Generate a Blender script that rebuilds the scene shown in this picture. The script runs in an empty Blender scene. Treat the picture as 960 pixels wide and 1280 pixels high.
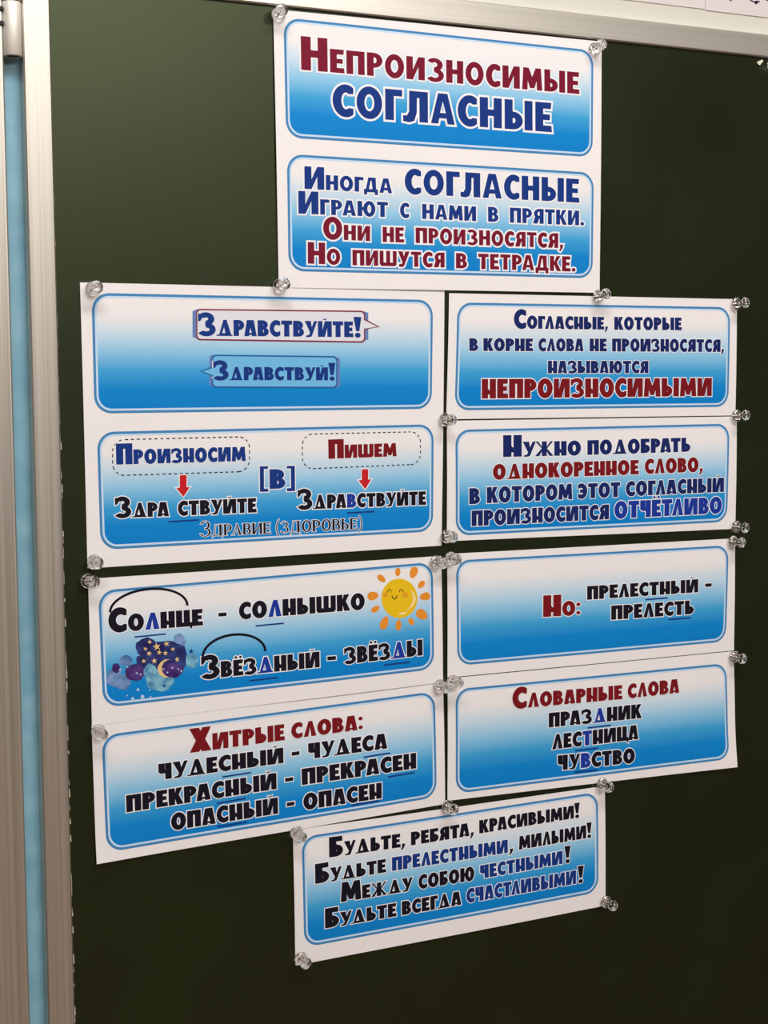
import bpy, math, random
from mathutils import Matrix, Vector
from mathutils.geometry import delaunay_2d_cdt
random.seed(4)
PI = math.pi
SC = bpy.context.scene
COL = SC.collection

# ------------------------------------------------------------------ camera
# board frame: X right, Y up, H out of the board (mm); board front is H = 0.
F = 1976.48
RX, RY, RZ = 0.08011948, 0.45679417, 0.00850144
DIST = 1273.2009
Z0 = 1450.0                                   # height of the board-frame origin above the floor
def rot3(rx, ry, rz):
    return (Matrix.Rotation(rz, 3, 'Z') @ Matrix.Rotation(rx, 3, 'X') @ Matrix.Rotation(ry, 3, 'Y'))
RCB = rot3(RX, RY, RZ)                        # board -> camera
EYE = -(RCB.transposed() @ Vector((0, 0, -DIST)))
def W(x, y, h=0.0):                           # board mm -> world m
    return Vector((x / 1000, -h / 1000, (y + Z0) / 1000))
def at(u, v, h=0.0):                          # the point at height h over the board seen at pixel (u, v)
    d = RCB.transposed() @ Vector(((u - 480) / F, -(v - 640) / F, -1.0))
    s = (h - EYE.z) / d.z
    p = EYE + d * s
    return p.x, p.y
cam_d = bpy.data.cameras.new('camera')
cam = bpy.data.objects.new('camera', cam_d); COL.objects.link(cam)
B2W = Matrix(((1, 0, 0), (0, 0, -1), (0, 1, 0)))
m = (B2W @ RCB.transposed()).to_4x4(); m.translation = W(EYE.x, EYE.y, EYE.z)
cam.matrix_world = m
cam_d.sensor_fit = 'VERTICAL'; cam_d.sensor_height = 36; cam_d.lens = 36 * F / 1280
cam_d.clip_start = 0.05
SC.camera = cam

# ------------------------------------------------------------------ light
wd = bpy.data.worlds.new('world'); SC.world = wd; wd.use_nodes = True
wd.node_tree.nodes['Background'].inputs[0].default_value = (1.0, 0.95, 0.9, 1)
wd.node_tree.nodes['Background'].inputs[1].default_value = 0.25
def area(name, loc, target, sx, sy, power, col):
    l = bpy.data.lights.new(name, 'AREA'); l.shape = 'RECTANGLE'; l.size = sx; l.size_y = sy
    l.energy = power; l.color = col
    o = bpy.data.objects.new(name, l); COL.objects.link(o); o.location = loc
    o.rotation_euler = (Vector(target) - Vector(loc)).to_track_quat('-Z', 'Y').to_euler()
    return o
CEIL = 3.0
WARM = (1.0, 0.955, 0.915)
area('board_lamp', (-0.1, -1.15, 2.85), (0.05, 0.0, 1.7), 1.8, 0.30, 31, WARM)
area('ceiling_lamp', (0.75, -4.1, 2.95), (0.75, -4.1, 0), 1.8, 1.1, 130, WARM)
area('ceiling_lamp', (-1.6, -4.1, 2.95), (-1.6, -4.1, 0), 1.2, 0.6, 30, WARM)
area('window_light', (-2.95, -2.6, 1.7), (0, -1.2, 1.3), 2.6, 1.6, 20, (0.93, 0.96, 1.0))
SC.view_settings.view_transform = 'Standard'; SC.view_settings.look = 'None'
SC.view_settings.gamma = 1.0; SC.view_settings.use_curve_mapping = False
SC.view_settings.exposure = -0.1

# ------------------------------------------------------------------ materials
def mat(name, col=(0.8, 0.8, 0.8), rough=0.5, metal=0.0, spec=0.5, **kw):
    mt = bpy.data.materials.new(name); mt.use_nodes = True
    b = mt.node_tree.nodes['Principled BSDF']
    b.inputs['Base Color'].default_value = (*col, 1); b.inputs['Roughness'].default_value = rough
    b.inputs['Metallic'].default_value = metal; b.inputs['Specular IOR Level'].default_value = spec
    for k, v in kw.items(): b.inputs[k.replace('_', ' ')].default_value = v
    return mt
def N(mt, typ, **kw):
    n = mt.node_tree.nodes.new(typ)
    for k, v in kw.items(): setattr(n, k, v)
    return n
def noise_col(mt, a, b, scale=(1, 1, 1), nscale=5, detail=4, lo=.35, hi=.65, bump=0.0, rough=None, dist=0.001):
    L = mt.node_tree.links; bs = mt.node_tree.nodes['Principled BSDF']
    tc = N(mt, 'ShaderNodeTexCoord'); mp = N(mt, 'ShaderNodeMapping'); mp.inputs['Scale'].default_value = scale
    no = N(mt, 'ShaderNodeTexNoise'); no.inputs['Scale'].default_value = nscale; no.inputs['Detail'].default_value = detail
    L.new(tc.outputs['Object'], mp.inputs[0]); L.new(mp.outputs[0], no.inputs['Vector'])
    r = N(mt, 'ShaderNodeValToRGB'); r.color_ramp.elements[0].position = lo; r.color_ramp.elements[1].position = hi
    r.color_ramp.elements[0].color = (*a, 1); r.color_ramp.elements[1].color = (*b, 1)
    L.new(no.outputs['Fac'], r.inputs[0]); L.new(r.outputs[0], bs.inputs['Base Color'])
    if bump:
        bp = N(mt, 'ShaderNodeBump'); bp.inputs['Strength'].default_value = bump; bp.inputs['Distance'].default_value = dist
        L.new(no.outputs['Fac'], bp.inputs['Height']); L.new(bp.outputs[0], bs.inputs['Normal'])
    if rough:
        mr = N(mt, 'ShaderNodeMapRange'); mr.inputs['To Min'].default_value = rough[0]; mr.inputs['To Max'].default_value = rough[1]
        L.new(no.outputs['Fac'], mr.inputs['Value']); L.new(mr.outputs[0], bs.inputs['Roughness'])
    return mt
M = {}
M['board'] = noise_col(mat('board_green', rough=.42, spec=.56, Specular_Tint=(.86, 1.0, .58, 1)), (.0045, .0078, .0024), (.0075, .0120, .0036), nscale=9, detail=8,
                       bump=.25, rough=(.31, .38), dist=.0006)
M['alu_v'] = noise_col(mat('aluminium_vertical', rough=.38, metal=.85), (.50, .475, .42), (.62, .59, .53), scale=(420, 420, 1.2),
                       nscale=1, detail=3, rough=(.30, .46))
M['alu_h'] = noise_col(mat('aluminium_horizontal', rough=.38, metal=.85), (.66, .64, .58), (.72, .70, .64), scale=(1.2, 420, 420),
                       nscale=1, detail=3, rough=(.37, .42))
M['satin'] = mat('satin_metal', (.80, .77, .70), .5, .35)
M['chip'] = mat('chipped_edge', (.62, .58, .48), .7)
M['dark'] = mat('dark_gap', (.02, .02, .02), .7)
M['steel'] = mat('steel', (.6, .6, .6), .25, 1.0)
M['paper'] = mat('paper', (.85, .825, .835), .55, spec=.25)
M['border'] = mat('print_border_blue', (.055, .235, .50), .5, spec=.12)
M['ring'] = mat('print_ring_pale', (.56, .72, .90), .5, spec=.12)
M['white'] = mat('print_white', (.86, .86, .90), .5, spec=.12)
M['red'] = mat('print_dark_red', (.185, .007, .028), .5, spec=.12)
M['red2'] = mat('print_brick_red', (.19, .008, .013), .5, spec=.12)
M['navy'] = mat('print_navy', (.008, .038, .225), .5, spec=.12)
M['navy2'] = mat('print_deep_navy', (.009, .020, .125), .5, spec=.12)
M['blue'] = mat('print_royal_blue', (.012, .040, .33), .5, spec=.12)
M['black'] = mat('print_black', (.008, .007, .016), .5, spec=.12)
M['arrow'] = mat('print_red', (.55, .015, .02), .5, spec=.12)
M['yellow'] = mat('print_yellow', (.80, .52, .012), .5, spec=.12)
M['orange'] = mat('print_orange', (.78, .28, .03), .5, spec=.12)
M['cheek'] = mat('print_cheek', (.75, .36, .02), .5, spec=.12)
M['shine'] = mat('print_pale_yellow', (.88, .72, .38), .5, spec=.12)
M['bubble_edge'] = mat('print_bubble_side', (.13, .22, .50), .5, spec=.12)
M['bubble_line'] = mat('print_bubble_line', (.22, .03, .06), .5, spec=.12)
M['bubble_line2'] = mat('print_bubble_line_blue', (.02, .12, .38), .5, spec=.12)
M['bubble_in'] = mat('print_bubble_pale', (.72, .74, .82), .5, spec=.12)
M['bubble_in2'] = mat('print_bubble_blue', (.16, .48, .80), .5, spec=.12)
M['gold'] = mat('print_gold', (.80, .55, .25), .5, spec=.12)
M['teal'] = noise_col(mat('print_teal_wash', rough=.5, spec=.12), (.06, .22, .42), (.22, .52, .66), nscale=160, detail=3)
M['cloud'] = noise_col(mat('print_cloud_wash', rough=.5, spec=.12), (.05, .15, .36), (.22, .34, .62), nscale=120, detail=4)
M['night'] = noise_col(mat('print_night_wash', rough=.5, spec=.12), (.012, .014, .09), (.04, .06, .24), nscale=150, detail=4)
M['violet'] = noise_col(mat('print_violet_wash', rough=.5, spec=.12), (.035, .015, .11), (.10, .05, .24), nscale=140, detail=4)
M['spark'] = mat('print_spark', (.45, .62, .85), .5, spec=.12)
M['ink'] = mat('purple_ink', (.035, .015, .08), .5)
M['chart'] = mat('wall_chart_paper', (.66, .61, .61), .7)
M['scrap'] = mat('scrap_of_paper', (.74, .76, .60), .7)
M['pin'] = mat('clear_plastic', (.98, .97, .96), .09, Transmission_Weight=1.0, IOR=1.49)
M['needle'] = mat('pin_needle', (.7, .68, .64), .25, 1.0)
M['floor'] = noise_col(mat('floor_brown', rough=.45), (.16, .085, .045), (.26, .15, .085), scale=(12, 1.2, 1), nscale=3)
M['ceil'] = mat('ceiling_white', (.80, .78, .74), .9)
M['room'] = mat('wall_cream', (.24, .205, .165), .9)
# print of the panels: white at the top running into blue at the bottom
def grad(name, stops):
    mt = mat(name, rough=.5, spec=.12); L = mt.node_tree.links
    uv = N(mt, 'ShaderNodeUVMap'); uv.uv_map = 'UVMap'; sp = N(mt, 'ShaderNodeSeparateXYZ'); r = N(mt, 'ShaderNodeValToRGB')
    L.new(uv.outputs[0], sp.inputs[0]); L.new(sp.outputs[1], r.inputs[0])
    L.new(r.outputs[0], mt.node_tree.nodes['Principled BSDF'].inputs['Base Color'])
    e = r.color_ramp.elements
    e[0].position, e[0].color = stops[0][0], (*stops[0][1], 1); e[1].position, e[1].color = stops[-1][0], (*stops[-1][1], 1)
    for p, c in stops[1:-1]:
        q = e.new(p); q.color = (*c, 1)
    return mt
M['grad'] = grad('print_blue_gradient', [(.0, (.003, .21, .60)), (.20, (.004, .235, .64)), (.36, (.05, .36, .70)),
                 (.52, (.27, .57, .82)), (.68, (.58, .73, .85)), (.82, (.83, .82, .84)), (1.0, (.86, .83, .83))])
# the wall behind the board: blue oil paint below, cream whitewash above, with hairline cracks and patches
wm = mat('painted_wall', rough=.5)
L = wm.node_tree.links; bs = wm.node_tree.nodes['Principled BSDF']
tc = N(wm, 'ShaderNodeTexCoord'); sp = N(wm, 'ShaderNodeSeparateXYZ'); L.new(tc.outputs['Object'], sp.inputs[0])
no = N(wm, 'ShaderNodeTexNoise'); no.inputs['Scale'].default_value = 45; no.inputs['Detail'].default_value = 6
L.new(tc.outputs['Object'], no.inputs['Vector'])
r = N(wm, 'ShaderNodeValToRGB'); r.color_ramp.elements[0].color = (.17, .38, .50, 1); r.color_ramp.elements[1].color = (.24, .47, .59, 1)
r.color_ramp.elements[0].position = .35; r.color_ramp.elements[1].position = .65
L.new(no.outputs['Fac'], r.inputs[0])
gt = N(wm, 'ShaderNodeMath', operation='GREATER_THAN'); gt.inputs[1].default_value = 1.848
L.new(sp.outputs[2], gt.inputs[0])
mx = N(wm, 'ShaderNodeMix', data_type='RGBA'); L.new(gt.outputs[0], mx.inputs['Factor'])
L.new(r.outputs[0], mx.inputs['A']); mx.inputs['B'].default_value = (.62, .61, .545, 1)
L.new(mx.outputs['Result'], bs.inputs['Base Color'])
bp = N(wm, 'ShaderNodeBump'); bp.inputs['Strength'].default_value = .4; bp.inputs['Distance'].default_value = .001
L.new(no.outputs['Fac'], bp.inputs['Height']); L.new(bp.outputs[0], bs.inputs['Normal'])
M['wall'] = wm

# ------------------------------------------------------------------ object helpers
def mesh_obj(name, verts, faces, material, parent=None, loc=None, uv=None, smooth=False):
    me = bpy.data.meshes.new(name); me.from_pydata([tuple(v) for v in verts], [], faces); me.update()
    if material: me.materials.append(material)
    if uv:
        l = me.uv_layers.new(name='UVMap')
        for lp in me.loops: l.data[lp.index].uv = uv[lp.vertex_index]
    if smooth: me.shade_smooth()
    o = bpy.data.objects.new(name, me); COL.objects.link(o)
    if loc is not None: o.location = loc
    if parent: o.parent = parent
    return o
def empty(name, loc):
    o = bpy.data.objects.new(name, None); COL.objects.link(o); o.location = loc; o.empty_display_size = .02
    return o
def tag(o, label=None, cat=None, group=None, kind=None):
    if label: o['label'] = label
    if cat: o['category'] = cat
    if group: o['group'] = group
    if kind: o['kind'] = kind
    return o
def box(x0, x1, y0, y1, h0, h1, origin=Vector((0, 0, 0)), bev=0.0):
    """box in board mm with chamfered front edges"""
    b = bev
    vs = [W(x0, y0, h0), W(x1, y0, h0), W(x1, y1, h0), W(x0, y1, h0),
          W(x0, y0, h1 - b), W(x1, y0, h1 - b), W(x1, y1, h1 - b), W(x0, y1, h1 - b)]
    fs = [(3, 2, 1, 0), (0, 1, 5, 4), (1, 2, 6, 5), (2, 3, 7, 6), (3, 0, 4, 7)]
    if b:
        vs += [W(x0 + b, y0 + b, h1), W(x1 - b, y0 + b, h1), W(x1 - b, y1 - b, h1), W(x0 + b, y1 - b, h1)]
        fs += [(4, 5, 9, 8), (5, 6, 10, 9), (6, 7, 11, 10), (7, 4, 8, 11), (8, 9, 10, 11)]
    else: fs += [(4, 5, 6, 7)]
    return [v - origin for v in vs], fs
def part_box(name, mt, parent, *a, bev=0.0):
    o = parent.location.copy() if parent else Vector((0, 0, 0))
    vs, fs = box(*a, origin=o, bev=bev)
    return mesh_obj(name, vs, fs, mt, parent)
def wbox(name, mt, x0, x1, y0, y1, z0, z1):
    vs = [(x, y, z) for z in (z0, z1) for x, y in ((x0, y0), (x1, y0), (x1, y1), (x0, y1))]
    fs = [(3, 2, 1, 0), (4, 5, 6, 7), (0, 1, 5, 4), (1, 2, 6, 5), (2, 3, 7, 6), (3, 0, 4, 7)]
    return tag(mesh_obj(name, vs, fs, mt), kind='structure')

# ------------------------------------------------------------------ the room
DEPTH = 8.0                                        # board thickness, wall stands at H = -8
wbox('wall_front', M['wall'], -3, 3.4, DEPTH / 1000 + .0002, .16, 0, CEIL)
wbox('wall_left', M['room'], -3.15, -3, -7.2, .16, 0, CEIL)
wbox('wall_right', M['room'], 3.4, 3.55, -7.2, .16, 0, CEIL)
wbox('wall_rear', M['room'], -3.15, 3.55, -7.35, -7.2, 0, CEIL)
wbox('floor', M['floor'], -3.15, 3.55, -7.35, .16, -.1, 0)
wbox('ceiling', M['ceil'], -3.15, 3.55, -7.35, .16, CEIL, CEIL + .1)

# ------------------------------------------------------------------ chalkboards
def chalkboard(x0, x1, y0, y1, label, chipped):
    root = empty('chalkboard', W((x0 + x1) / 2, y0, 0))
    tag(root, label, 'chalkboard')
    o = root.location
    R = 20.0 if chipped else 30.0
    part_box('writing_panel', M['board'], root, x0 + R - 4, x1 - R + 4, y0 + R - 4, y1 - R + 4, -DEPTH + 2, 0)
    for nm, a, mt in (('side_rail', (x0, x0 + R, y0 + R, y1 - R), M['alu_v']), ('side_rail', (x1 - R, x1, y0 + R, y1 - R), M['alu_v']),
                      ('top_rail', (x0, x1, y1 - R, y1), M['alu_h']), ('bottom_rail', (x0, x1, y0, y0 + R), M['alu_h'])):
        part_box(nm, mt, root, *a, -DEPTH, 3.0, bev=1.1)
    # thin lip that holds the panel, inside the rails
    part_box('inner_lip', M['dark'], root, x0 + R, x1 - R, y1 - R - .9, y1 - R, 0, .6)
    if chipped:                                     # worn, chipped strip along the left rail
        vs, fs = [], []
        y = y0 + R
        while y < 250:
            st = random.uniform(2, 7); w = random.choice((0, .25, .5, .9, 1.3)) * (1.0 if y < 60 else .5)
            if w:
                i = len(vs); a = x0 + R
                vs += [W(a - .1, y, 1.2) - o, W(a + w, y, .25) - o, W(a + w * .8, y + st, .25) - o, W(a - .1, y + st, 1.2) - o,
                       W(a - .1, y, 0) - o, W(a - .1, y + st, 0) - o]
                fs += [(i, i + 1, i + 2, i + 3), (i, i + 4, i + 1), (i + 3, i + 2, i + 5)]
            y += st
        ch = mesh_obj('chipped_edge', vs, fs, M['chip'], root); tag(ch, 'pale chipped edge', kind='stuff')
    tr = part_box('chalk_tray', M['alu_h'], root, x0 + 5, x1 - 5, y0 - 4, y0, -DEPTH, 55, bev=1)
    part_box('tray_lip', M['alu_h'], root, x0 + 5, x1 - 5, y0, y0 + 9, 52, 55, bev=.6)
    return root
main = chalkboard(-282.9, 1120, -600, 410, 'dark green chalkboard in an aluminium frame, carrying all the pinned sheets', True)
left = chalkboard(-1300, -296.6, -600, 410, 'neighbouring chalkboard leaf, only its aluminium edge rail at far left', False)

def lathe(prof, n=28, axis=Vector((0, 0, 1)), origin=Vector((0, 0, 0)), caps=True):
    """prof = [(radius, height)]; revolve round axis"""
    ax = axis.normalized(); t = ax.orthogonal().normalized(); b = ax.cross(t)
    vs, fs = [], []
    for r_, h_ in prof:
        for k in range(n):
            a = 2 * PI * k / n
            vs.append(origin + ax * h_ + t * (math.cos(a) * r_) + b * (math.sin(a) * r_))
    for i in range(len(prof) - 1):
        for k in range(n):
            a, c = i * n + k, i * n + (k + 1) % n
            fs.append((a, c, c + n, a + n))
    if caps:
        fs.append(tuple(reversed(range(n)))); fs.append(tuple(range((len(prof) - 1) * n, len(prof) * n)))
    return vs, fs
# hinge between the two leaves
hg = empty('hinge', W(-289.9, 335.6, 0)); tag(hg, 'silver tube hinge in the gap between the two chalkboards', 'hinge')
for y0, y1 in ((335.6, 373.2), (374.2, 408.0)):
    r = 6.6
    vs, fs = lathe([(r - 1.6, (y0 + 6) / 1000 * 0 + (y0 - 335.6 + 5)), (r - 1.5, y0 - 335.6), (r - .5, y0 - 335.6), (r, y0 - 335.6 + .6),
                    (r, y1 - 335.6 - .6), (r - .5, y1 - 335.6), (.5, y1 - 335.6)], 40, caps=True)
    vs = [v / 1000 + Vector((0, -.001, 0)) for v in vs]
    mesh_obj('hinge_knuckle', vs, fs, M['satin'], hg, smooth=True)
vs, fs = lathe([(5.3, .3), (5.3, 71)], 20)
mesh_obj('hollow_shade_plug', [v / 1000 + Vector((0, -.001, 0)) for v in vs], fs, M['dark'], hg)  # dark plug added: its colour gives the shade inside the hollow tube
for yy in (22, 32, 56):
    vs, fs = lathe([(1.8, 0), (1.8, 1.0), (1.2, 1.6)], 16, axis=Vector((0, -1, 0)))
    mesh_obj('screw', [v / 1000 + Vector((-.0078, -.003, yy / 1000)) for v in vs], fs, M['dark'], hg)

# ------------------------------------------------------------------ 2-D shapes: union / difference by painter's order
def rect(x0, y0, x1, y1): return [(x0, y0), (x1, y0), (x1, y1), (x0, y1)]
def ell(cx, cy, rx, ry, a0=0, a1=360, n=26):
    full = abs(a1 - a0) >= 360
    m_ = n if full else n + 1
    return [(cx + rx * math.cos(math.radians(a0 + (a1 - a0) * i / n)), cy + ry * math.sin(math.radians(a0 + (a1 - a0) * i / n))) for i in range(m_)]
def band(cx, cy, rx, ry, a0, a1, s, t, n=20):
    return ell(cx, cy, rx, ry, a0, a1, n) + ell(cx, cy, rx - s, ry - t, a1, a0, n)
def dsh(x0, y0, x1, y1, k=.62, n=12):
    if x1 - x0 < .01 or y1 - y0 < .01: return rect(x0, y0, max(x1, x0 + .01), max(y1, y0 + .01))
    xm = x1 - min((y1 - y0) / 2 * 1.1, (x1 - x0) * k); cy = (y0 + y1) / 2; r = (y1 - y0) / 2
    return [(x0, y0), (xm, y0)] + [(xm + (x1 - xm) * math.cos(a), cy + r * math.sin(a)) for a in
            [(-PI / 2 + PI * i / n) for i in range(1, n)]] + [(xm, y1), (x0, y1)]
def wind(p, poly):
    x, y = p; w = 0; n = len(poly); x0, y0 = poly[-1]
    for x1, y1 in poly:
        if y0 <= y:
            if y1 > y and (x1 - x0) * (y - y0) - (x - x0) * (y1 - y0) > 0: w += 1
        elif y1 <= y and (x1 - x0) * (y - y0) - (x - x0) * (y1 - y0) < 0: w -= 1
        x0, y0 = x1, y1
    return w
def fill(ops, extra=()):
    vs, es, seen = [], [], {}
    def vid(p):
        k = (round(p[0], 5), round(p[1], 5))
        if k not in seen: seen[k] = len(vs); vs.append(Vector(k))
        return seen[k]
    for s, poly in ops:
        ids = [vid(p) for p in poly]
        for a, b in zip(ids, ids[1:] + ids[:1]):
            if a != b: es.append((a, b))
    for p in extra: vid(p)
    V, E_, Fc, *_ = delaunay_2d_cdt(vs, es, [], 0, 1e-6, False)
    out = []
    for f in Fc:
        if len(f) != 3: continue
        c = ((V[f[0]].x + V[f[1]].x + V[f[2]].x) / 3, (V[f[0]].y + V[f[1]].y + V[f[2]].y) / 3)
        on = False
        for s, poly in ops:
            if wind(c, poly): on = (s == '+')
        if on: out.append(tuple(f))
    return [(v.x, v.y) for v in V], out
def loops(tris):
    ed = {}
    for f in tris:
        for a, b in zip(f, f[1:] + f[:1]): ed[(a, b)] = 1
    nx = {}
    for a, b in ed:
        if (b, a) not in ed: nx.setdefault(a, []).append(b)
    res = []
    while nx:
        a = next(iter(nx)); lp = [a]; b = nx[a].pop()
        if not nx[a]: del nx[a]
        while b != lp[0] and b in nx:
            lp.append(b); c = nx[b].pop()
            if not nx[b]: del nx[b]
            b = c
        if len(lp) > 2: res.append(lp)
    return res
def grow(V, tris, w, sx=1.0):
    """outline of the shape moved outward by w (sx corrects for the later stretch in x)"""
    ops_p, ops_n = [], []
    for lp in loops(tris):
        P = [V[i] for i in lp]; n = len(P); Q = []
        ar = sum(P[i][0] * P[(i + 1) % n][1] - P[(i + 1) % n][0] * P[i][1] for i in range(n)) / 2
        for i in range(n):
            a, b, c = P[i - 1], P[i], P[(i + 1) % n]
            d1 = (b[0] - a[0], b[1] - a[1]); d2 = (c[0] - b[0], c[1] - b[1])
            l1 = math.hypot(*d1) or 1; l2 = math.hypot(*d2) or 1
            n1 = (d1[1] / l1, -d1[0] / l1); n2 = (d2[1] / l2, -d2[0] / l2)
            mx_, my = n1[0] + n2[0], n1[1] + n2[1]; dd = 1 + n1[0] * n2[0] + n1[1] * n2[1]
            k = 1 / max(dd, .45)
            Q.append((b[0] + mx_ * k * w / sx, b[1] + my * k * w))
        (ops_p if ar > 0 else ops_n).append(('+' if ar > 0 else '-', Q if ar > 0 else Q[::-1]))
        if ar < 0:
            ar2 = sum(Q[i][0] * Q[(i + 1) % n][1] - Q[(i + 1) % n][0] * Q[i][1] for i in range(n)) / 2
            if ar2 > -abs(ar) * .12: ops_n.pop()          # counter closed up
    return fill(ops_p + ops_n)

# ------------------------------------------------------------------ lettering: cap height 1, parameters = stem, bar, style
def glyph(ch, st):
    """st: A rounded even sans, B heavy poster face, C small-cap serif. Returns ops, width."""
    s, t = {'A': (.275, .215), 'B': (.325, .255), 'C': (.20, .085)}[st]
    P = []
    def a(poly): P.append(('+', poly))
    def d(poly): P.append(('-', poly))
    def stem(x0, y0=0., y1=1., w=None):
        w = w or s; a(rect(x0, y0, x0 + w, y1))
        if st == 'C':
            if y0 == 0: a(rect(x0 - .07, 0, x0 + w + .07, .045))
            if y1 == 1: a(rect(x0 - .07, .955, x0 + w + .07, 1))
    def lowbowl(w):
        a(dsh(0, 0, w, .60)); d(dsh(s, t, w - s * .92, .60 - t))
    if ch in 'ОО':
        w = .80 if st != 'C' else .78
        a(ell(w / 2, .5, w / 2, .525)); d(ell(w / 2, .5, w / 2 - s * (.93 if st == 'B' else .9), .515 - t * 1.12))
    elif ch in 'СЭ':
        w = .64 if st != 'C' else .70; c = .40
        a(ell(c, .5, c, .525))
        ix = c - s * .95 if st != 'B' else .17
        icx = c + (.035 if st == 'B' else .01)
        d(ell(icx, .5, ix + (.0 if st == 'B' else .0), .51 - t * 1.12))
        g = .27 if st != 'B' else .21
        d([(icx, .5 - g * .8), (1.2, .5 - g), (1.2, .5 + g), (icx, .5 + g * .8)])
        d(rect(w, -1, 1.4, 2))
        if ch == 'Э':
            P[:] = [(q, [(w - x, y) for x, y in pl][::-1]) for q, pl in P]
            a(rect(.14, .5 - t * .45, w - s * .5, .5 + t * .45))
    elif ch == 'А':
        w = {'A': .78, 'B': .74, 'C': .80}[st]
        if st == 'C':
            a([(.02, 0), (.40, 1), (.44, 1), (.10, 0)]); a([(w - .22, 0), (.36, 1), (.44, 1), (w - .04, 0)])
            a(rect(.15, .3, .6, .35)); a(rect(-.06, 0, .2, .04)); a(rect(w - .3, 0, w + .04, .04))
        else:
            k = .62 if st == 'B' else .56
            a([(0, 0), (w, 0), (w / 2 + s * k, 1), (w / 2 - s * k, 1)])
            if st == 'B': d([(w / 2 - .075, .21), (w / 2 + .075, .21), (w / 2, .50)]); d([(w / 2 - .09, -.1), (w / 2 + .09, -.1), (w / 2 + .065, .09), (w / 2 - .065, .09)])
            else: d([(w / 2 - .095, .36), (w / 2 + .095, .36), (w / 2, .74)]); d([(w / 2 - .17, -.1), (w / 2 + .17, -.1), (w / 2 + .115, .185), (w / 2 - .115, .185)])
    elif ch == 'Л':
        if st == 'B':
            w = .72; a([(0, 0), (.28, 1), (.50, 1), (w, 0)]); d([(.24, -.1), (.44, -.1), (.365, .60)])
        else:
            w = .80; a([(.20, 1), (w, 1), (w, 0), (w - s, 0), (w - s, 1 - t), (.20 + s * .9, 1 - t)])
            a([(.20, 1), (.45, .9), (.44, .30), (.36, .03), (.2, -.03), (.0, .0), (.0, .19), (.12, .19), (.19, .32)])
    elif ch == 'Д':
        if st == 'B':
            w = .92; a([(.12, .02), (.39, 1), (.58, 1), (.86, .02)]); a([(-.04, 0), (w, 0), (w - .03, .085), (.02, .085)])
            d([(.31, .17), (.50, .17), (.43, .56)])
        else:
            w = .86; k = s if st == 'A' else .12
            a([(.08, 0), (.27, 1), (w - .18 + .05, 1), (w - .1, 0)]) if st == 'A' else (a([(.12, 0), (.24, 1), (.29, 1), (.20, 0)]), a(rect(.22, .95, .70, 1)), stem(.58))
            if st == 'A': d([(.31, t), (w - .34, t), (w - .39, 1 - t), (.41, 1 - t)])
            a(rect(0, 0, w, t if st == 'A' else .055)); q = .2 if st == 'A' else .05
            a(rect(0, -.17, q, .05)); a(rect(w - q, -.17, w, .05))
    elif ch == 'В':
        w = .66; a(dsh(0, .44, w - .05, 1)); a(dsh(0, 0, w, .57)); 
        d(dsh(s, .52 + t * .42, w - .05 - s * .88, 1 - t * .93)); d(dsh(s, t * .93, w - s * .88, .52 - t * .42))
        if st == 'C': stem(0)
    elif ch in 'ЕЁ':
        w = .56 if st != 'C' else .60; a([(0, 0), (w + .02, 0), (w + .0, t), (s, t), (s, 1 - t), (w - .02, 1 - t), (w, 1), (0, 1)])
        a(rect(0, .5 - t * .46, w - .05, .5 + t * .46))
        if st == 'C': stem(0); a(rect(w - .04, 0, w, .2)); a(rect(w - .04, .8, w, 1)); a(rect(w - .1, .4, w - .06, .6))
        if ch == 'Ё': a(ell(.16, 1.15, .085, .075, n=12)); a(ell(.42, 1.15, .085, .075, n=12))
    elif ch == 'Б':
        w = .62; stem(0); a(rect(0, 1 - t, w - .03, 1)); lowbowl(w)
    elif ch == 'Ь':
        w = .62; lowbowl(w); stem(0)
    elif ch == 'Ы':
        w = .62 + .06 + s; lowbowl(.62); stem(0); stem(.68)
    elif ch == 'Р':
        w = .64; a(dsh(0, .36, w, 1)); d(dsh(s, .36 + t * .92, w - s * .9, 1 - t * .92)); stem(0)
    elif ch == 'Я':
        w = .66; a(dsh(0, .34, w, 1)); d(dsh(s, .34 + t * .92, w - s * .9, 1 - t * .92)); stem(0)
        a([(s * .9, .45), (w - .06, .45), (w + .06, 0), (w - .24, 0), (w - .38, .4)])
        P[:] = [(q, [(w - x, y) for x, y in pl][::-1]) for q, pl in P]; w += .04
        P[:] = [(q, [(x + .04, y) for x, y in pl]) for q, pl in P]
    elif ch == 'Г':
        w = .54; stem(0); a(rect(0, 1 - t, w, 1))
        if st == 'B': a([(w - .02, 1), (w, 1), (w - .01, .66), (w - .10, .76), (w - .2, .8)])
    elif ch == 'Т':
        w = .66; a(rect(0, 1 - t, w, 1)); a([(w / 2 - s / 2, 0), (w / 2 + s / 2, 0), (w / 2 + s / 2 - .01, 1), (w / 2 - s / 2 + .01, 1)])
    elif ch == 'П':
        w = {'A': .74, 'B': .74, 'C': .8}[st]; stem(0); stem(w - s); a(rect(0, 1 - t, w, 1))
    elif ch == 'Н':
        w = {'A': .74, 'B': .73, 'C': .8}[st]; stem(0); stem(w - s)
        if st == 'B': a(rect(.1, .20, w - .1, .43)); a([(s - .01, .43), (s + .05, .43), (s - .01, .52)])
        else: a(rect(.1, .5 - t / 2, w - .1, .5 + t / 2))
    elif ch in 'ИЙ':
        w = {'A': .78, 'B': .86, 'C': .82}[st]
        if st == 'B': s = .285
        stem(0); stem(w - s)
        e = .0
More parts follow.
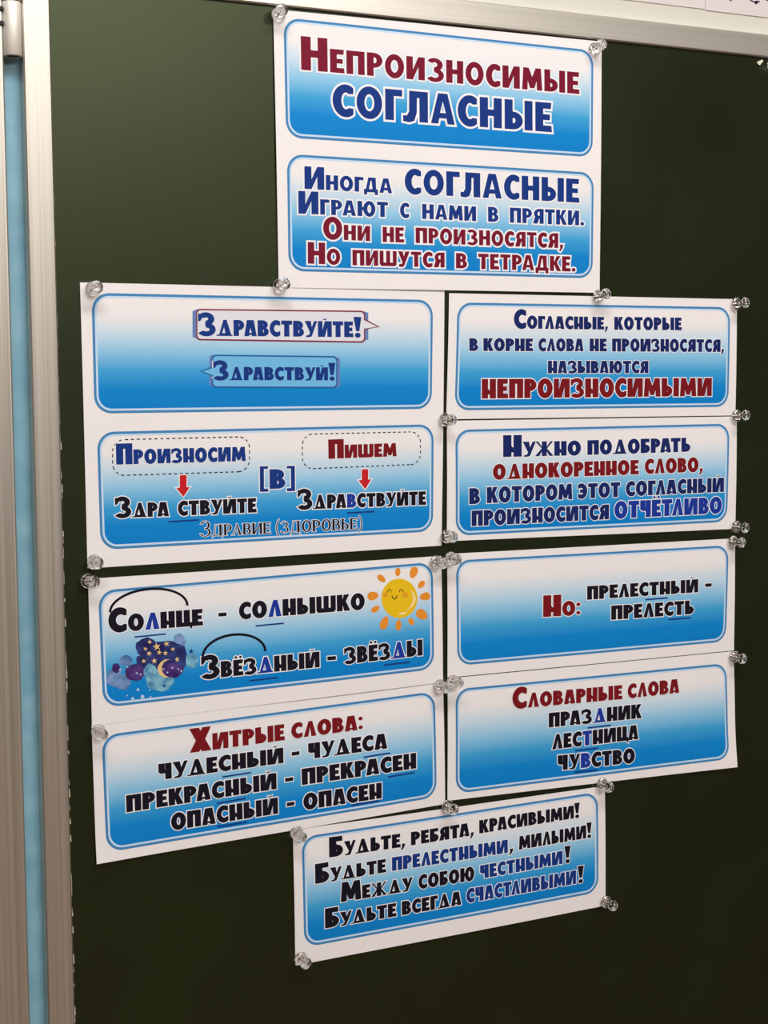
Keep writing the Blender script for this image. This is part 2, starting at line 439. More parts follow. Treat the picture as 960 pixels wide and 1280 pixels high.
        if st == 'C': a([(s * .6, .08), (s * 1.0, .0), (w - s * .5, .92), (w - s * .9, 1)])
        elif st == 'B': a([(.17, 0), (.43, 0), (w - .17, 1), (w - .43, 1)])
        else: a([(s * .35, .0), (s + e, 0), (w - s * .35, 1), (w - s - e, 1)])
        if ch == 'Й': a([(w / 2 - .07, 1.07), (w / 2 + .06, 1.07), (w / 2 + .14, 1.20), (w / 2 + .02, 1.13), (w / 2 - .12, 1.16)])
    elif ch == 'М':
        w = .96 if st == 'B' else .92; k = s * (.86 if st == 'B' else .9)
        a([(0, 0), (k, 0), (k + .03, 1), (.06, 1)]); a([(w, 0), (w - k, 0), (w - k - .03, 1), (w - .06, 1)])
        a([(.08, 1), (k + .06, 1), (w / 2, .60), (w - k - .06, 1), (w - .08, 1), (w / 2 + .10, .08), (w / 2 - .10, .08)])
    elif ch == 'К':
        w = .72; stem(0); k = s * .95
        a([(s * .8, .40), (w - k - .02, 1), (w - .01, 1), (s + .10, .42)]); a([(s * .8, .62), (s + .16, .66), (w + .03, 0), (w - k, 0)])
    elif ch == 'Х':
        w = .80; k = s * 1.1
        a([(0, 1), (k, 1), (w, 0), (w - k, 0)]); a([(w - k * .9, 1), (w, 1), (k, 0), (0, 0)])
    elif ch == 'У':
        w = .74
        if st == 'A': a([(0, 1), (s * 1.05, 1), (w * .62, .30), (w * .42, .18)]); a([(w - s, 1), (w, 1), (.38, .02), (.26, -.03), (.06, -.03), (.06, .17), (.24, .18)])
        else: a([(.0, 1), (s * 1.12, 1), (w * .62, .42), (w * .40, .30)]); a([(w - .17, 1), (w + .02, 1), (.42, .03), (.30, -.02), (.06, -.02), (.06, .07), (.24, .12)])
    elif ch == 'Ж':
        w = 1.06; c = w / 2; k = s * .45
        a(rect(c - k, 0, c + k, 1))
        for sx in (-1, 1):
            q = [(c, .40), (c + sx * .36, 1), (c + sx * .52, 1), (c + sx * .10, .44)]
            q2 = [(c, .60), (c + sx * .10, .60), (c + sx * .54, 0), (c + sx * .30, 0)]
            a(q if sx < 0 else q[::-1]); a(q2 if sx < 0 else q2[::-1])
    elif ch == 'З':
        w = .72 if st != 'C' else .62
        if st == 'C': a(band(.26, .74, .30, .28, -92, 160, .13, .05)); a(band(.27, .27, .34, .30, 92, -160, .13, .05))
        else:
            q = .78 if st == 'B' else .86
            a(band(.32, .735, .35, .29, -96, 150, s * q, t * .86)); a(band(.33, .275, .39, .30, 96, -150, s * q, t * .86))
            if st == 'B': a([(.0, .62), (.09, .64), (.20, .82), (.06, .97), (.0, .95)])
    elif ch == 'Ц':
        w = .76; stem(0); stem(w - s - .04); a(rect(0, 0, w - .02, t)); a([(w - .10, t), (w + .07, t), (w + .07, -.17), (w - .06, -.06)])
    elif ch == 'Ш':
        w = 1.08; c = s * .9
        for x in (0, w / 2 - c / 2, w - c): a(rect(x, .1, x + c, 1))
        a([(.10, 0), (w - .1, 0), (w, .14), (w, t + .02), (0, t + .02), (0, .14)])
    elif ch == 'Ч':
        w = .66; stem(w - s); a([(0, 1), (s, 1), (s, .60), (w - s + .02, .60), (w - s + .02, .37), (.12, .37), (0, .48)])
    elif ch == 'Ю':
        w = 1.06; stem(0); a(rect(.1, .5 - t / 2, .5, .5 + t / 2)); c = .70
        a(ell(c, .5, .36, .525)); d(ell(c, .5, .36 - s * .9, .515 - t * 1.12))
    elif ch == '!': w = .34; a([(-.02, 1.0), (.36, 1.0), (.26, .30), (.10, .30)]); a(ell(.18, .10, .14, .125, n=14))
    elif ch == '.': w = .26; a(ell(.13, .12, .13, .125, n=14))
    elif ch == ',': w = .26; a([(.03, .24), (.27, .24), (.20, -.02), (.06, -.22), (-.03, -.18), (.05, 0)])
    elif ch == ':': w = .26; a(ell(.13, .16, .13, .125, n=14)); a(ell(.13, .74, .13, .125, n=14))
    elif ch == '-': w = .42; a(rect(0, .34, .42, .57))
    elif ch in '[]':
        w = .34; a(rect(0, -.14, .17, 1.16)); a(rect(0, -.14, w, .02)); a(rect(0, 1.02, w, 1.16))
        if ch == ']': P[:] = [(q, [(w - x, y) for x, y in pl][::-1]) for q, pl in P]
    elif ch in '()':
        w = .30; a(band(.42, .46, .42, .86, 118, 242, .09, .06))
        if ch == ')': P[:] = [(q, [(w - x, y) for x, y in pl][::-1]) for q, pl in P]
    else: w = .4
    return P, w
GC = {}
def gmesh(ch, st):
    if (ch, st) not in GC:
        ops, w = glyph(ch, st); V, T = fill(ops); GC[(ch, st)] = (V, T, w)
    return GC[(ch, st)]
HC = {}
def hmesh(ch, st, hw, sx):
    k = (ch, st, round(hw, 2), round(sx, 1))
    if k not in HC:
        V, T, w = gmesh(ch, st); HC[k] = grow(V, T, k[2], max(k[3], .5))
    return HC[k]

# ------------------------------------------------------------------ sheets
class Sheet:
    def __init__(s, label, corners, base=.9, bow=.6, lift=None, group='printed lesson sheets pinned to the chalkboard'):
        s.h = base; s.bow = bow; s.lift = lift or (0, 0, 0, 0); s.gap = 1.0 + max(s.lift) * .35
        P = [Vector(at(u, v, base + l)) for (u, v), l in zip(corners, s.lift)]
        s.P = P                                                     # TL TR BR BL
        s.c = sum(P, Vector((0, 0))) / 4
        s.root = empty('lesson_sheet', W(s.c.x, s.c.y, 0)); tag(s.root, label, 'poster', group)
        w = ((P[1] - P[0]).length + (P[2] - P[3]).length) / 2; hh = ((P[0] - P[3]).length + (P[1] - P[2]).length) / 2
        s.w, s.hh = w, hh
        nx, ny = 36, max(12, int(hh / 7))
        vs, fs = [], []
        for lay in (0, 1):
            for j in range(ny + 1):
                for i in range(nx + 1):
                    x, y = s.bil(i / nx, j / ny)
                    vs.append(s.loc(x, y, -.22 * (1 - lay)))
        n = (nx + 1) * (ny + 1)
        for j in range(ny):
            for i in range(nx):
                q = j * (nx + 1) + i; r_ = q + nx + 1
                fs.append((q, q + 1, r_ + 1, r_)); fs.append((n + q, n + r_, n + r_ + 1, n + q + 1))
        def side(a, b): fs.append((a, b, b + n, a + n))
        for i in range(nx): side(i + 1, i); q = ny * (nx + 1) + i; side(q, q + 1)
        for j in range(ny): side(j * (nx + 1), (j + 1) * (nx + 1)); side((j + 1) * (nx + 1) + nx, j * (nx + 1) + nx)
        mesh_obj('paper', vs, fs, M['paper'], s.root)
        s.level = 0
    def bil(s, u, v):                                               # v from top
        a = s.P[0].lerp(s.P[1], u); b = s.P[3].lerp(s.P[2], u); return tuple(a.lerp(b, v))
    def uv(s, x, y):
        P = s.P; e1 = P[1] - P[0]; e2 = P[3] - P[0]; q = Vector((x, y)) - P[0]
        u = min(1, max(0, q.dot(e1) / e1.length_squared)); v = min(1, max(0, q.dot(e2) / e2.length_squared)); return u, v
    def z(s, x, y):
        u, v = s.uv(x, y)
        b = s.bow * (math.sin(PI * u) * .7 + math.sin(PI * v) * .5 + .35 * math.sin(2 * PI * u + 1.3 * v * 3))
        l = s.lift
        def e(q): return max(0., 1 - q / .45) ** 2
        b += l[0] * e(u) * e(v) + l[1] * e(1 - u) * e(v) + l[2] * e(1 - u) * e(1 - v) + l[3] * e(u) * e(1 - v)
        return s.h + max(b, 0)
    def loc(s, x, y, dz=0.0):
        return ((x - s.c.x) / 1000, -(s.z(x, y) + dz) / 1000, (y - s.c.y) / 1000)
    def put(s, name, V, T, mt, dz, parent=None, uv=None):
        vs = [s.loc(x, y, dz * s.gap) for x, y in V]
        used = sorted({i for f in T for i in f}); mp = {k: i for i, k in enumerate(used)}
        T2 = []
        for f in T:
            a, b, c = (V[i] for i in f)
            ccw = (b[0] - a[0]) * (c[1] - a[1]) - (c[0] - a[0]) * (b[1] - a[1]) > 0
            T2.append(tuple(mp[i] for i in (f if ccw else f[::-1])))
        return mesh_obj(name, [vs[i] for i in used], T2, mt, parent or s.root, uv=[uv[i] for i in used] if uv else None)
    # a rounded printed panel given by its four pixel corners
    def panel(s, px, r=13.0):
        C = [Vector(at(u, v, s.h + .5)) for u, v in px]
        w = ((C[1] - C[0]).length + (C[2] - C[3]).length) / 2; h = ((C[0] - C[3]).length + (C[1] - C[2]).length) / 2
        def mapp(x, y):
            return tuple(C[3].lerp(C[2], x / w).lerp(C[0].lerp(C[1], x / w), y / h))
        s.mapp = mapp; s.pw, s.ph = w, h
        def rr(i, rad):
            q = []
            for cx, cy, a0 in ((w - i - rad, i + rad, -90), (w - i - rad, h - i - rad, 0), (i + rad, h - i - rad, 90), (i + rad, i + rad, 180)):
                q += ell(cx, cy, rad, rad, a0, a0 + 90, 8)
            return q
        def ring(o, i, ro, ri, name, mt, dz, par=None, solid=False):
            out = rr(o, ro); gx = []
            if solid:
                nx = 28; ny = 12
                gx = [(w * (a + .5) / nx, h * (b + .5) / ny) for a in range(nx) for b in range(ny)
                      if 6 + o < w * (a + .5) / nx < w - 6 - o and 6 + o < h * (b + .5) / ny < h - 6 - o]
                nn = len(out)
            # long straight sides need extra points to follow the sheet
            def dens(poly):
                q = []
                for a, b in zip(poly, poly[1:] + poly[:1]):
                    L_ = math.hypot(b[0] - a[0], b[1] - a[1]); k = max(1, int(L_ / 10))
                    q += [(a[0] + (b[0] - a[0]) * j / k, a[1] + (b[1] - a[1]) * j / k) for j in range(k)]
                return q
            ops = [('+', dens(out))] + ([] if solid else [('-', dens(rr(i, ri)))])
            V, T = fill(ops, gx)
            return s.put(name, [mapp(*p) for p in V], T, mt, dz, par, uv=[(x / w, y / h) for x, y in V])
        pn = ring(3.3, 0, r - 3.0, 0, 'printed_panel', M['grad'], .06, solid=True)
        ring(0, 2.0, r, r - 1.8, 'border', M['border'], .06, pn)
        ring(1.9, 3.4, r - 1.7, r - 3.1, 'pale_ring', M['ring'], .09, pn)
        s.pn = pn
        return pn
    # pixel polygons (list of ops) printed flat on the sheet
    def art(s, name, ops, mt, dz=.12, parent=None, label=None):
        ops2 = []
        for q, poly in ops:
            p2 = [at(u, v, s.h + .5) for u, v in poly]
            ar = sum(a[0] * b[1] - b[0] * a[1] for a, b in zip(p2, p2[1:] + p2[:1]))
            ops2.append((q, p2 if ar > 0 else p2[::-1]))
        V, T = fill(ops2)
        o = s.put(name, V, T, mt, dz, parent)
        if label: o['label'] = label
        return o
    def words(s, rows, font, colour, halo=.75, label=None, dz=.20):
        """rows: (text, x0, y0, x1, y1, small cap height px, big/small ratio). Capitals are big, '^' turns the next letter blue."""
        for row in rows: s.word(row, font, colour, halo, dz)
    def word(s, row, font, colour, halo, dz):
        bags = {}
        HV, HT = [], []
        for text, x0, y0, x1, y1, hpx, ratio in (row,):
            A = Vector(at(x0, y0, s.h + .5)); B = Vector(at(x1, y1, s.h + .5))
            xm, ym = (x0 + x1) / 2, (y0 + y1) / 2
            hh = (Vector(at(xm, ym - hpx, s.h + .5)) - Vector(at(xm, ym, s.h + .5))).length
            gap = {'A': .095, 'B': .055, 'C': .11}[font]
            items, x, blue = [], 0.0, False
            for c in text:
                if c == '^': blue = True; continue
                if c == ' ': x += .33; continue
                big = c.isupper() or c in '!'
                k = ratio if big else 1.0
                if c in '!': k = max(1.0, ratio * .93)
                V, T, w = gmesh(c.upper(), font)
                if items:
                    x += gap
                    pc = items[-1][0]
                    pair = pc + c.upper()
                    if pair in ('ГЛ', 'ТЛ', 'РА', 'АТ', 'ТА', 'АУ', 'УД', 'РУ', 'ГД', 'УЖ'): x -= .07
                items.append((c.upper(), x, k, 'blue' if blue else colour)); x += w * k; blue = False
            tot = x
            d_ = B - A; Lm = d_.length; ex = d_ / Lm; ey = Vector((-ex.y, ex.x))
            ey = (ey * .35 + Vector((0, 1)) * .65).normalized()
            sx = Lm / tot
            for c, xx, k, colr in items:
                V, T, w = gmesh(c, font); bag = bags.setdefault(colr, ([], []))
                jit = 0
                n0 = len(bag[0])
                bag[0].extend([tuple(A + ex * ((xx + px_ * k) * sx) + ey * (py_ * k * hh)) for px_, py_ in V])
                bag[1].extend([tuple(i + n0 for i in f) for f in T])
                if halo:
                    V2, T2 = hmesh(c, font, halo / (hh * k), sx / hh); n0 = len(HV)
                    off = 0.0008 * (len(HV) % 7)
                    HV.extend([tuple(A + ex * ((xx + px_ * k) * sx) + ey * (py_ * k * hh)) for px_, py_ in V2])
                    HT.extend([(tuple(i + n0 for i in f), xx) for f in T2])
        first = None
        for colr, (V, T) in bags.items():
            o = s.put('lettering', V, T, M[colr], dz)
            nm = {'red': 'dark red', 'red2': 'dark red', 'navy': 'dark blue', 'navy2': 'dark blue', 'blue': 'royal blue', 'black': 'black'}[colr]
            o['label'] = nm + ' printed lettering'
            first = first or o
        if halo:                                             # neighbouring outlines overlap: alternate two levels
            hv = [s.loc(x, y, .14) for x, y in HV]
            # split in glyph order so that overlapping neighbours never share a plane
            order, idx, seenx = [], -1, None
            for f, xx in HT:
                if xx != seenx: idx += 1; seenx = xx
                order.append(idx)
            hv2 = list(hv); lev = {}
            for (f, xx), k in zip(HT, order):
                for i in f:
                    if i not in lev: lev[i] = k % 3; x, y = HV[i]; hv2[i] = s.loc(x, y, (.135 + .015 * (k % 3)) * s.gap)
            T2 = []
            for f, _ in HT:
                a, b, c = (HV[i] for i in f)
                T2.append(f if (b[0] - a[0]) * (c[1] - a[1]) - (c[0] - a[0]) * (b[1] - a[1]) > 0 else f[::-1])
            o = mesh_obj('white_outline', hv2, T2, M['white'], first); o['label'] = 'white outline of the letters'
    def lines(s, segs, mt, w=1.1, name='underline'):
        for x0, y0, x1, y1 in segs:
            s.art(name, [('+', [(x0, y0 - w), (x1, y1 - w), (x1, y1 + w * .7), (x0, y0 + w * .7)])], mt, .17, label='thin blue line under the letters')

# ---- 1 title sheet (two panels)
S1 = Sheet('white title sheet with large red and blue heading, highest sheet on the board',
           [(341.5, 11.5), (752, 52), (749.5, 366), (348.5, 359.4)], base=1.6, bow=.7)
S1.panel([(354.5, 21.6), (742, 63), (740.5, 196.5), (357.5, 172)])
S1.words([('Непроизносимые', 376.3, 87.2, 723.9, 117.7, 28.5, 1.42)], 'A', 'red', 1.3)
S1.words([('согласные', 415.6, 144.5, 689, 165.4, 38, 1)], 'A', 'navy', 1.6)
S1.panel([(358.5, 192.3), (742, 216), (741, 347.8), (361, 338.8)])
S1.words([('Иногда', 380.6, 236, 490, 241.8, 18.6, 1.5), ('согласные', 505.8, 242, 723.5, 253.4, 30.3, 1),
          ('Играют', 373, 267, 485, 271.5, 19, 1.48), ('с', 500, 272, 511.4, 272.5, 18.5, 1), ('нами', 527.6, 273.5, 594.8, 276.5, 18.5, 1),
          ('в', 609.7, 277, 622.6, 277.5, 18.5, 1), ('прятки.', 637, 278.2, 730, 282, 18.5, 1)], 'A', 'navy', 1.2)
S1.words([('Они', 404, 298.6, 462.7, 301.5, 19, 1.45), ('не', 478.4, 302.4, 504.9, 303.2, 18.8, 1),
          ('произносятся,', 519.5, 303.7, 703.8, 310.3, 18.8, 1), ('Но', 385, 329.4, 425.5, 331, 19.5, 1.38),
          ('пишутся', 440.8, 331.5, 555.6, 334.5, 19, 1), ('в', 569.7, 335.3, 583.5, 335.7, 19, 1),
          ('тетрадке.', 597.5, 336.3, 719.5, 339.5, 19, 1)], 'A', 'red', 1.3)

# ---- 2 left sheet with two panels
S2 = Sheet('large white sheet with two speech bubbles above a panel with two red arrows',
           [(100, 353), (555.6, 363.5), (552, 682), (109.5, 710.5)], base=.9, bow=.6)
S2.panel([(114.5, 366), (541.5, 375), (539.5, 511), (118, 517)])
def rrpx(x0, x1, yt0, yt1, yb0, yb1, r):
    q = []
    for cx, cy, a0 in ((x1 - r, yb1 - r, 0), (x0 + r, yb0 - r, 90), (x0 + r, yt0 + r, 180), (x1 - r, yt1 + r, 270)):
        q += ell(cx, cy, r, r, a0, a0 + 90, 6)
    return q
for q in ([(240.5, 389), (247, 386), (247, 424), (240.5, 421)], [(455, 389), (460.5, 391), (460.5, 424), (454, 427)]): S2.art('bubble_side', [('+', q)], M['bubble_edge'], .10, label='blue side of the speech bubble')
b1 = S2.art('speech_bubble', [('+', rrpx(245, 456.5, 386, 388.3, 425.5, 428.5, 5)), ('+', [(454, 397.5), (475, 408.5), (454, 412.5)])], M['bubble_line'], .13, label='speech bubble with a dark red edge')
S2.art('bubble_fill', [('+', rrpx(246.7, 454.9, 387.9, 390.2, 423.5, 426.5, 4.2)), ('+', [(453, 399), (471.5, 408.3), (453, 411.2)])], M['bubble_in'], .16, b1)
for q in ([(261.5, 446), (266, 443), (266, 484), (261.5, 481)], [(420, 446.5), (425, 448.5), (425, 482), (420, 485.5)]): S2.art('bubble_side', [('+', q)], M['bubble_edge'], .10, label='blue side of the speech bubble')
b2 = S2.art('speech_bubble', [('+', rrpx(264.5, 421.8, 443.3, 445, 484.8, 485.3, 5)), ('+', [(267, 457.5), (250, 464), (267, 471.5)])], M['bubble_line2'], .13, label='speech bubble with a deep blue edge')
S2.art('bubble_fill', [('+', rrpx(266.3, 420.1, 445.2, 446.9, 482.9, 483.4, 4.2)), ('+', [(268, 459.3), (253, 464.2), (268, 469.7)])], M['bubble_in2'], .16, b2)
S2.words([('Здравствуйте!', 247.7, 419.6, 451.4, 421.6, 20, 1.40)], 'B', 'navy', .5, dz=.24)
S2.words([('Здравствуй!', 266.5, 475.2, 418.8, 475.4, 16.5, 1.45)], 'B', 'navy', .8, dz=.24)
S2.panel([(121, 540), (542, 530.3), (541.5, 664.3), (126, 687.5)])
def dashed(S, TL, TR, BR, BL, r, name='dashed_frame'):
    A = [Vector(at(*p, S.h + .5)) for p in (TL, TR, BR, BL)]
    w = (A[1] - A[0]).length; h = (A[0] - A[3]).length
    mp = lambda x, y: tuple(A[3].lerp(A[2], x / w).lerp(A[0].lerp(A[1], x / w), y / h))
    path = []
    for cx, cy, a0 in ((w - r, r, -90), (w - r, h - r, 0), (r, h - r, 90), (r, r, 180)): path += ell(cx, cy, r, r, a0, a0 + 90, 10)
    path.append(path[0]); pts = []; 
    for a, b in zip(path, path[1:]):
        n = max(1, int(math.hypot(b[0] - a[0], b[1] - a[1]) / .5))
        pts += [(a[0] + (b[0] - a[0]) * j / n, a[1] + (b[1] - a[1]) * j / n) for j in range(n)]
    acc, V, T = 0., [], []
    for a, b in zip(pts, pts[1:] + pts[:1]):
        l = math.hypot(b[0] - a[0], b[1] - a[1])
        if l and acc % 4.6 < 2.5:
            nx, ny = -(b[1] - a[1]) / l * .42, (b[0] - a[0]) / l * .42; i = len(V)
            V += [mp(a[0] + nx, a[1] + ny), mp(a[0] - nx, a[1] - ny), mp(b[0] - nx, b[1] - ny), mp(b[0] + nx, b[1] + ny)]
            T += [(i, i + 1, i + 2), (i, i + 2, i + 3)]
        acc += l
    o = S.put(name, V, T, M['black'], .12); o['label'] = 'thin dashed frame'
dashed(S2, (140.5, 549.8), (312, 545.8), (311.5, 589.3), (141, 594.6), 9)
dashed(S2, (377.6, 542.8), (525.5, 539.6), (525.5, 580.2), (378, 586.3), 9)
def arrow(S, cx, y0, y1, yh, sw, hw, sl):
    p = [(cx - sw, y0), (cx + sw, y0 - .3), (cx + sw, yh - .4), (cx + hw, yh - .9), (cx + .3, y1), (cx - hw, yh + .6), (cx - sw, yh)]
    g = [(cx - sw - 1.1, y0 - 1), (cx + sw + 1.1, y0 - 1.2), (cx + sw + 1.1, yh - 1.6), (cx + hw + 2.6, yh - 2.2), (cx + .3, y1 + 1.9), (cx - hw - 2.6, yh - .6), (cx - sw - 1.1, yh - 1.2)]
    o = S.art('red_arrow', [('+', p)], M['arrow'], .18, label='red arrow pointing down')
    S.art('white_outline', [('+', g)], M['white'], .13, o)
arrow(S2, 229, 594, 621, 609.5, 4.3, 8.6, 0)
arrow(S2, 456, 586.6, 611.6, 599.8, 4.0, 8.0, 0)
S2.words([('Произносим', 145.2, 580.8, 307.2, 576.2, 18.2, 1.42)], 'B', 'navy', .45)
S2.words([('Пишем', 410.3, 573.6, 495.6, 570.3, 16.8, 1.43)], 'B', 'red2', .45)
S2.words([('Здра', 144, 647.5, 211.3, 645.3, 18.2, 1.42), ('ствуйте', 222.6, 644.8, 320.4, 640.4, 18.2, 1),
          ('Здра^вствуйте', 372, 637, 532.5, 631, 17.4, 1.43)], 'B', 'black', .75)
S2.words([('[в]', 324.8, 611.4, 368.6, 610.4, 24.5, 1)], 'B', 'navy', .8)
S2.words([('Здравие', 251.2, 670.6, 338, 666.8, 14, 1.32), ('(здоровье)', 345, 666.6, 452.3, 661.2, 14.2, 1)], 'C', 'black', .42)
S2.lines([(210.6, 652.4, 249, 650.0), (433.8, 641.2, 467.9, 639.6)], M['navy'])

# ---- 3, 4 right column, upper pair
S3 = Sheet('white card at top of right column, three blue lines above one heavy red line',
           [(561.5, 366.5), (921.3, 374), (919.2, 519.3), (557.8, 524)], base=1.1, bow=.5)
S3.panel([(572, 378), (913, 384), (910.5, 508.5), (568.5, 513)])
S3.words([('Согласные,', 642.2, 410.6, 760, 412, 16, 1.47), ('которые', 767.8, 412.2, 852.1, 412.8, 16, 1),
          ('в', 586.5, 438.7, 597.6, 438.8, 16, 1), ('корне', 604.1, 438.8, 666, 439, 16, 1), ('слова', 672.8, 439.1, 729.4, 439.2, 16, 1),
          ('не', 736.9, 439.2, 758.4, 439.3, 16, 1), ('произносятся,', 765, 439.4, 905, 440, 16, 1),
          ('называются', 684.8, 466.7, 810.3, 466.4, 15.6, 1)], 'B', 'navy2', .55)
S3.words([('непроизносимыми', 602.3, 498.2, 889.6, 495, 23.6, 1)], 'B', 'red2', .8)
S4 = Sheet('white card second in right column, its second line red, the others blue',
           [(558.5, 526), (921, 520.5), (919.2, 661), (558.7, 676.5)], base=.9, bow=.6)
S4.panel([(569.3, 537.3), (912, 529.6), (909, 652.3), (570, 669.8)])
S4.words([('Нужно', 628.7, 571.2, 726, 569.0, 18.4, 1.46), ('подобрать', 734.1, 568.6, 862.9, 564.6, 18, 1),
          ('в', 586.5, 630.3, 600, 629.7, 20, 1), ('котором', 608.5, 629.0, 715.4, 624, 19.8, 1),
          ('этот', 722.3, 623.5, 775, 621.0, 18.6, 1), ('согласный', 781.9, 620.4, 904.7, 614.8, 18.2, 1),
          ('произносится', 589.7, 657.8, 761, 649, 19, 1)], 'B', 'navy2', .7)
S4.words([('однокоренное', 615.9, 599.6, 798.2, 592.9, 18.6, 1), ('слово,', 805.7, 592.4, 878.3, 589.6, 18.3, 1)], 'B', 'red2', .6)
S4.words([('отчётливо', 767.6, 648.3, 902.3, 641.5, 21, 1)], 'B', 'blue', .8)

# ---- 5, 6 left column, lower pair
S5 = Sheet('white card printed with a smiling yellow sun and a starry night cloud',
           [(110, 723.5), (551.5, 695), (553.8, 853), (115, 907)], base=1.3, bow=.6)
S5.panel([(122.5, 738.5), (541, 702.5), (542.8, 836.5), (129, 885)])
S5.words([('Со^лнце', 135.6, 791, 253.4, 781.6, 21, 1.42), ('-', 273, 777.5, 283.2, 776.8, 20, 1), ('со^лнышко', 298.7, 774.4, 456, 761.6, 20.8, 1),
          ('Звёз^дный', 251.8, 849.4, 399.4, 833.8, 20, 1.45), ('-', 409, 832.6, 419.8, 831.8, 21, 1), ('звёз^ды', 430.1, 830.4, 528.2, 819.2, 20.5, 1)], 'B', 'black', .7)
S5.lines([(168.1, 796.4, 207, 792.6), (319.4, 782.5, 354.7, 779.2), (311.3, 851.2, 347.2, 847.0), (479.6, 831.5, 512.6, 827.8)], M['navy'])
def arc_mark(S, x0, y0, xp, yp, x1, y1, w=3.2):
    n = 30; out = []
    for sgn in (1, -1):
        row = []
        for i in range(n + 1):
            a = PI - PI * i / n
            c = math.cos(a); base = y0 + (y1 - y0) * i / n
            xm = (x0 + x1) / 2; rx = (x1 - x0) / 2
            X = xm + rx * c + sgn * w * c * .5
            hgt = ((y0 + y1) / 2 - yp)
            Y = y0 + (y1 - y0) * (c + 1) / 2 - (hgt + sgn * w * .5) * math.sin(a)
            row.append((X, Y))
        out += row if sgn > 0 else row[::-1]
    S.art('stem_arc', [('+', out)], M['black'], .17, label='thick black arc over the word')
arc_mark(S5, 137.5, 765.5, 188.7, 736.2, 234.0, 756.8)
arc_mark(S5, 253.4, 821, 295.3, 793.2, 331.5, 814)
# sun
def zs(x, y): return (450 + x / 9.6, 700 + y / 9.6)
def pz(pts): return [zs(*p) for p in pts]
def rot_ell(cx, cy, rx, ry, deg, n=20, taper=.0):
    a = math.radians(deg); q = []
    for i in range(n):
        th = 2 * PI * i / n; x, y = rx * math.cos(th), ry * math.sin(th) * (1 + taper * math.cos(th))
        q.append((cx + x * math.cos(a) - y * math.sin(a), cy + x * math.sin(a) + y * math.cos(a)))
    return q
sun = S5.art('sun_face', [('+', pz(ell(472, 460, 216, 236, n=48)))], M['yellow'], .13, label='round smiling yellow sun')
for cx, cy, rx, ry, dg, tp in ((258, 222, 58, 36, 43, -.1), (455, 145, 53, 31, 93, -.1), (645, 150, 72, 46, 110, -.2), (735, 295, 52, 34, -52, .2), (778, 438, 66, 46, -12, .3),
                          (742, 655, 76, 56, 38, -.2), (613, 738, 46, 32, 60, .0), (460, 780, 66, 34, 93, .1), (292, 752, 84, 46, 112, .25), (186, 588, 56, 34, -32, -.2), (155, 430, 68, 50, -14, -.2)):
    S5.art('sun_ray', [('+', pz(rot_ell(cx, cy, rx, ry, dg, taper=tp)))], M['orange'], .13, sun)
S5.art('cheek', [('+', pz(rot_ell(305, 418, 34, 28, 0))), ], M['cheek'], .15, sun)
S5.art('cheek', [('+', pz(rot_ell(540, 420, 38, 38, 0))), ], M['cheek'], .15, sun)
for cx, cy in ((352, 390), (494, 388)):
    S5.art('eye', [('+', pz(band(cx, cy, 27, 40, 180, 360, 9, 9)))], M['black'], .16, sun)
S5.art('mouth', [('+', pz(band(412, 425, 34, 46, 0, 180, 11, 11)))], M['black'], .16, sun)
S5.art('shine', [('+', pz([(610, 355), (650, 400), (668, 470), (640, 545), (585, 590), (545, 605), (600, 560), (632, 500), (636, 430)])),
                 ('+', pz([(455, 655), (480, 632), (570, 622), (530, 650), (480, 660)]))], M['shine'], .16, sun)
# night cloud
def zc(x, y): return (120 + x / 7.385, 785 + y / 7.385)
def pc(pts): return [zc(*p) for p in pts]
def puff(cx, cy, rx, ry, k, amp=.045, n=40):
    return pc([(cx + rx * (1 + amp * math.sin(5 * t_ + k) + amp * .7 * math.sin(11 * t_ + 2 * k)) * math.cos(t_),
                cy + ry * (1 + amp * math.sin(5 * t_ + k) + amp * .7 * math.sin(11 * t_ + 2 * k)) * math.sin(t_)) for t_ in [2 * PI * i / n for i in range(n)]])
cl = S5.art('night_cloud', [('+', puff(600, 310, 215, 190, 1)), ('+', puff(470, 180, 105, 90, 3)), ('+', puff(720, 270, 120, 150, 5)),
                            ('+', puff(640, 200, 140, 80, 2)), ('+', puff(430, 300, 60, 60, 2))], M['night'], .12, label='watercolour night cloud with stars and a crescent moon')
S5.art('cloud_puff', [('+', puff(590, 480, 130, 105, 2)), ('+', puff(500, 410, 60, 80, 4))], M['teal'], .15, cl, label='teal lower part of the cloud')
S5.art('cloud_puff', [('+', puff(170, 460, 72, 85, 1)), ('+', puff(250, 500, 70, 72, 2)), ('+', puff(275, 300, 62, 50, 3)), ('+', puff(190, 390, 45, 50, 3))], M['cloud'], .13, cl, label='blue cloud puffs')
S5.art('cloud_puff', [('+', puff(360, 410, 92, 78, 2)), ('+', puff(185, 370, 38, 45, 1))], M['violet'], .14, cl, label='violet cloud puff')
S5.art('cloud_puff', [('+', puff(885, 300, 58, 68, 2))], M['teal'], .13, cl, label='teal puff on the right')
S5.art('cloud_puff', [('+', puff(765, 100, 50, 48, 2)), ('+', puff(800, 130, 28, 35, 2))], M['cloud'], .13, cl, label='small puff at the top right')
S5.art('cloud_puff', [('+', puff(700, 390, 105, 70, 2))], M['violet'], .16, cl, label='violet patch on the cloud')
def star(cx, cy, r_, rot=0.):
    return pc([(cx + (r_ if i % 2 == 0 else r_ * .38) * math.sin(2 * PI * i / 10 + rot), cy - (r_ if i % 2 == 0 else r_ * .38) * math.cos(2 * PI * i / 10 + rot)) for i in range(10)])
